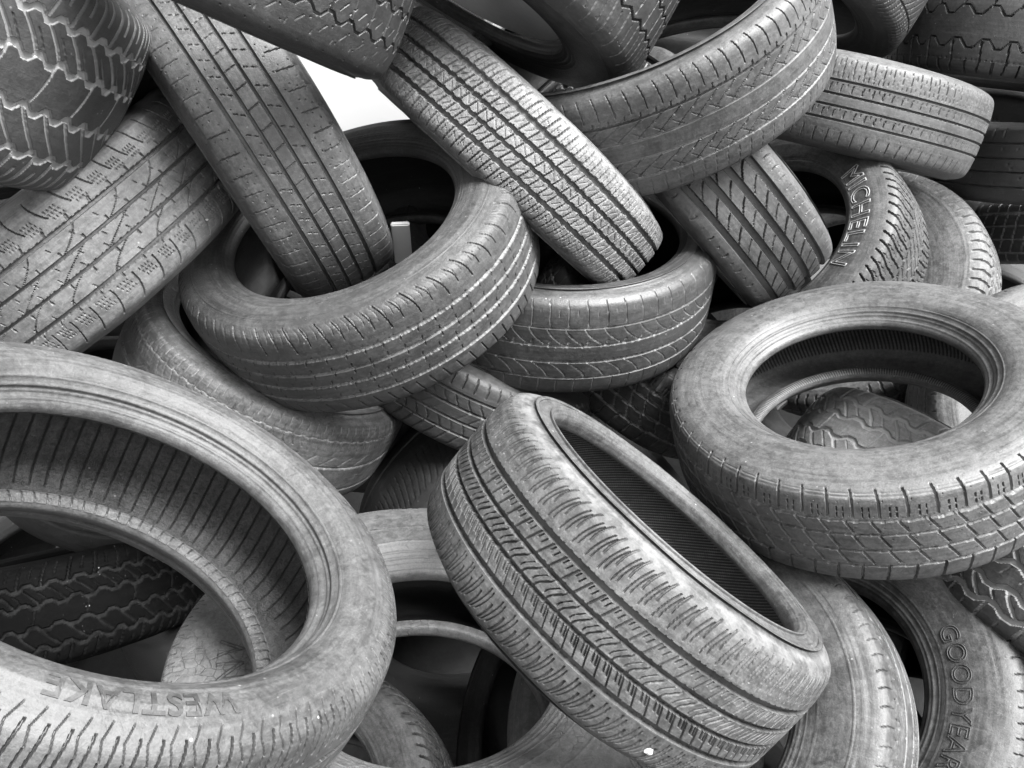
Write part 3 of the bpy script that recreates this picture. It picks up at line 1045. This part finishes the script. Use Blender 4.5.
go('T32', t_chunky, 'chunky block tyre at the right edge resting on the tyre with raised round letters',
   M('rubber_chunky', dark=0.026, dusty=0.076, dust=.55, groove=0.24, gdust=1.6, rough=.5, seed=30), lod=1.4, rings=SIDE)
go('T33', t_chunky, 'muddy all terrain tyre seen through the hole of the diamond block tyre',
   M('rubber_terrain', dark=0.180, dusty=0.429, dust=.45, groove=0.34, gdust=1.9, rough=.5, seed=31), lod=1.4, rings=SIDE)
go('T1', t_finezig, 'black all terrain tyre with pale mud in zigzag grooves in the upper left corner',
   M('rubber_black_terrain', dark=0.037, dusty=0.076, dust=0.55, groove=0.27, gdust=2.3, specks=2.0, rough=.5, seed=32), lod=1.2, rings=SIDE)
go('T36', t_honey, 'dark tyre with honeycomb blocks hanging over the top edge left of centre',
   M('rubber_honey', dark=0.030, dusty=0.083, dust=.45, groove=.25, rough=.45, seed=33), lod=1.2, rings=SIDE)
go('T34', t_city, 'pale tyre edge behind the diamond block tyre at the right edge',
   M('rubber_edge', dark=0.038, dusty=0.117, dust=.7, rough=.5, seed=34), lod=1.8, rings=SIDE)
go('T35', t_terrain, 'scrap of blocky tread between the zigzag block tyre and the broad comb cut tyre',
   M('rubber_scrap', dark=0.049, dusty=0.143, dust=.55, groove=.3, rough=.5, seed=35), lod=1.8, rings=SIDE)

# ------------------------------------------------------------------ writing
letters(T['T11'], 'MICHELIN', 6, .33, .060, PALE_PAINT, style='line', depth=.0014, spacing=1.1)
letters(T['T20'], 'WESTLAKE', 241, .50, .028, RAISED, depth=.0005, spacing=1.1, bold=.0006)
letters(T['T31'], 'GOODYEAR', 12, .43, .042, RAISED, style='line', depth=.0010, spacing=1.05)

letters(T['T25'], 'ONV', 185, .45, .05, RAISED, style='line', depth=.0009, spacing=1.3)

def pebble(t, px, py, size, lab):
    best = None
    th = np.linspace(0, 2 * np.pi, 721)[:-1]
    vs = np.linspace(-t.vT, t.vT, 90)
    P, N = t.prof(vs)
    loc = t.place(th, P)
    W = t.Cw + loc[..., :1] * t.e1 + loc[..., 1:2] * t.e2 + loc[..., 2:] * t.nw
    q = (W - CAM) @ B.T
    d = np.hypot(512 + FOCAL * q[..., 0] / q[..., 2] - px, 384 + FOCAL * q[..., 1] / q[..., 2] - py) + q[..., 2] * 30
    i = np.unravel_index(np.argmin(d), d.shape)
    bm = bmesh.new()
    bmesh.ops.create_icosphere(bm, subdivisions=2, radius=size)
    r = random.Random(int(px))
    for v in bm.verts:
        v.co *= r.uniform(.75, 1.1)
        v.co.z *= .6
    me = bpy.data.meshes.new('pebble')
    bm.to_mesh(me)
    bm.free()
    me.materials.append(PALE_STONE)
    o = link('pebble', me)
    o.location = W[i] + (CAM - W[i]) / np.linalg.norm(CAM - W[i]) * size * .4
    o['label'] = lab
    o['category'] = 'pebble'


PALE_STONE = rubber('pale_stone', .3, .5, .7, rough=.8, specks=0, seed=60)
pebble(T['T19'], 649, 752, .0055, 'small pale pebble stuck low on the front of the combed tyre')
pebble(T['T3'], 207, 220, .0028, 'tiny white crumb on the lower shoulder of the grey touring tyre')

# ------------------------------------------------------------------ the place
def ground():
    m, nt = new_mat('concrete_ground')
    b = NB(nt)
    tc = b.n('ShaderNodeTexCoord')
    n1 = b.noise(tc.outputs['Object'], .8, 6, .6)
    n2 = b.noise(tc.outputs['Object'], 40, 4, .7)
    c = b.mixc(b.ramp(b.math('ADD', b.math('MULTIPLY', n1, .6), b.math('MULTIPLY', n2, .4)), .3, .7), .03, .06)
    p = b.n('ShaderNodeBsdfPrincipled')
    b.l(c, p.inputs['Base Color'])
    p.inputs['Roughness'].default_value = .85
    bp = b.n('ShaderNodeBump')
    bp.inputs['Strength'].default_value = .4
    bp.inputs['Distance'].default_value = .004
    b.l(n2, bp.inputs['Height'])
    b.l(bp.outputs[0], p.inputs['Normal'])
    o = b.n('ShaderNodeOutputMaterial')
    b.l(p.outputs[0], o.inputs[0])
    me = bpy.data.meshes.new('ground')
    s = 200
    me.from_pydata([(-s, -s, 0), (s, -s, 0), (s, s, 0), (-s, s, 0)], [], [(0, 1, 2, 3)])
    me.materials.append(m)
    o = link('ground', me)
    o['kind'] = 'structure'
    o['label'] = 'grey concrete ground under the tyre pile'
    return o


ground()

def slab(name, ctr, ax_x, ax_y, sx, sy, sz, mat, bev=.004):
    bm = bmesh.new()
    bmesh.ops.create_cube(bm, size=1)
    bmesh.ops.scale(bm, vec=(sx, sy, sz), verts=bm.verts)
    bmesh.ops.bevel(bm, geom=bm.edges[:], offset=bev, segments=2, affect='EDGES')
    me = bpy.data.meshes.new(name)
    bm.to_mesh(me)
    bm.free()
    me.materials.append(mat)
    o = link(name, me)
    from mathutils import Matrix
    X = nrm(ax_x)
    Y = nrm(np.asarray(ax_y) - (np.asarray(ax_y) @ X) * X)
    Z = np.cross(X, Y)
    mw = Matrix.Identity(4)
    for r in range(3):
        mw[r][0], mw[r][1], mw[r][2], mw[r][3] = X[r], Y[r], Z[r], ctr[r]
    o.matrix_world = mw
    return o


def paint(name, c, rough):
    m, nt = new_mat(name)
    b = NB(nt)
    tc = b.n('ShaderNodeTexCoord')
    n1 = b.noise(tc.outputs['Object'], 2.5, 4, .5)
    p = b.n('ShaderNodeBsdfPrincipled')
    b.l(b.mixc(n1, c * .9, c), p.inputs['Base Color'])
    p.inputs['Roughness'].default_value = rough
    o = b.n('ShaderNodeOutputMaterial')
    b.l(p.outputs[0], o.inputs[0])
    return m


WHITE = paint('white_panel_paint', .8, .35)
c0 = to_world(((345 - 512) / FOCAL * 3.1, (100 - 384) / FOCAL * 3.1, 3.1))
pn = slab('panel', c0 + np.array([0, 0, -.22]), (1, -.12, 0), (0, .05, 1), 1.0, 1.1, .03, WHITE, .01)
pn['label'] = 'smooth white panel standing behind the tyre pile, showing through the bright gap'
pn['category'] = 'panel'
c1 = to_world(((402 - 512) / FOCAL * 1.60, (243 - 384) / FOCAL * 1.60, 1.60))
bd = slab('board', c1, (1, .1, 0), (0.05, -.5, 1), .034, .11, .010, paint('pale_board', .5, .6), .002)
bd['label'] = 'narrow pale board glimpsed through the hole of the ring left of centre'
bd['category'] = 'board'

def disc(t, s, rad, thick, mat):
    n = 96
    pr = [(0, thick / 2), (rad - .012, thick / 2), (rad - .004, thick / 2 - .003), (rad, thick / 2 - .010), (rad, -thick / 2)]
    th = np.linspace(0, 2 * np.pi, n + 1)[:-1]
    P = np.array([(a[1] + s, max(a[0], .001)) for a in pr])
    me = grid_mesh('disc', t.place(th, P), mat)
    o = link('disc', me)
    o.matrix_world = t.root.matrix_world
    return o


dk = disc(T['T7'], .60 * T['T7'].h, T['T7'].rb * .985, .03, rubber('grey_disc', .7, .82, .6, rough=.75, specks=.5, ring=0, seed=50, grain=1.5))
dk['label'] = 'flat grey disc filling the opening of the zigzag tyre at the top centre'
dk['category'] = 'disc'

# ------------------------------------------------------------------ filler tyres added deep in the pile so its gaps go dark
rnd = random.Random(5)
DEEP = rubber('rubber_filler', .02, .05, .3, rough=.55, specks=.3, seed=40)
FILLERS = [(110, 250, 2.0), (300, 330, 2.1), (520, 250, 2.35), (700, 330, 2.3), (880, 180, 2.75), (1010, 330, 2.9), (700, 35, 2.35), (1015, 112, 2.8),
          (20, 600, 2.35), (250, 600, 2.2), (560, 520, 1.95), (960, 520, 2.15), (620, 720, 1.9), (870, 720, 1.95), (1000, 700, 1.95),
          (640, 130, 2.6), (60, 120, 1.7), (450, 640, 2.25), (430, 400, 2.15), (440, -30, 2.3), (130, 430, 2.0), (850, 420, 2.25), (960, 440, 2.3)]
for i, (px, py, d) in enumerate(FILLERS):
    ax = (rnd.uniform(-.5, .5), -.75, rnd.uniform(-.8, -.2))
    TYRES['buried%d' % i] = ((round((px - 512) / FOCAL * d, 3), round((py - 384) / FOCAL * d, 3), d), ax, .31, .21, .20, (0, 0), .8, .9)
    go('buried%d' % i, t_smooth, 'black filler tyre added beneath the other tyres to darken the gaps', DEEP, lod=3.2,
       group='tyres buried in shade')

# ------------------------------------------------------------------ camera, light
cam = bpy.data.cameras.new('camera')
cam.sensor_width = 36
cam.lens = 36 * FOCAL / 1024
cam.clip_start = .05
cam.clip_end = 1000
co = bpy.data.objects.new('camera', cam)
COL.objects.link(co)
co.location = CAM
co.rotation_euler = (math.pi / 2 - PITCH, 0, 0)
SC.camera = co

SUN_EL, SUN_AZ = math.radians(60), math.radians(114)      # azimuth clockwise from +Y
w = bpy.data.worlds.new('World')
SC.world = w
w.use_nodes = True
nt = w.node_tree
nt.nodes.clear()
b = NB(nt)
sky = b.n('ShaderNodeTexSky', sky_type='NISHITA')
sky.sun_disc = False
sky.sun_elevation = SUN_EL
sky.sun_rotation = SUN_AZ
sky.dust_density = 4
bw = b.n('ShaderNodeRGBToBW')
b.l(sky.outputs[0], bw.inputs[0])
bg = b.n('ShaderNodeBackground')
b.l(bw.outputs[0], bg.inputs['Color'])
bg.inputs['Strength'].default_value = .05
o = b.n('ShaderNodeOutputWorld')
b.l(bg.outputs[0], o.inputs[0])

L = bpy.data.lights.new('sun', 'SUN')
L.energy = 1.5
L.angle = math.radians(34)
lo = bpy.data.objects.new('sun', L)
COL.objects.link(lo)
lo.rotation_euler = (math.pi / 2 - SUN_EL, 0, math.pi - SUN_AZ)
lo.location = (0, 0, 6)

SC.view_settings.view_transform = 'Standard'
SC.view_settings.look = 'None'
SC.view_settings.exposure = 3.1
SC.view_settings.gamma = 1
SC.cycles.max_bounces = 6
SC.cycles.use_denoising = True
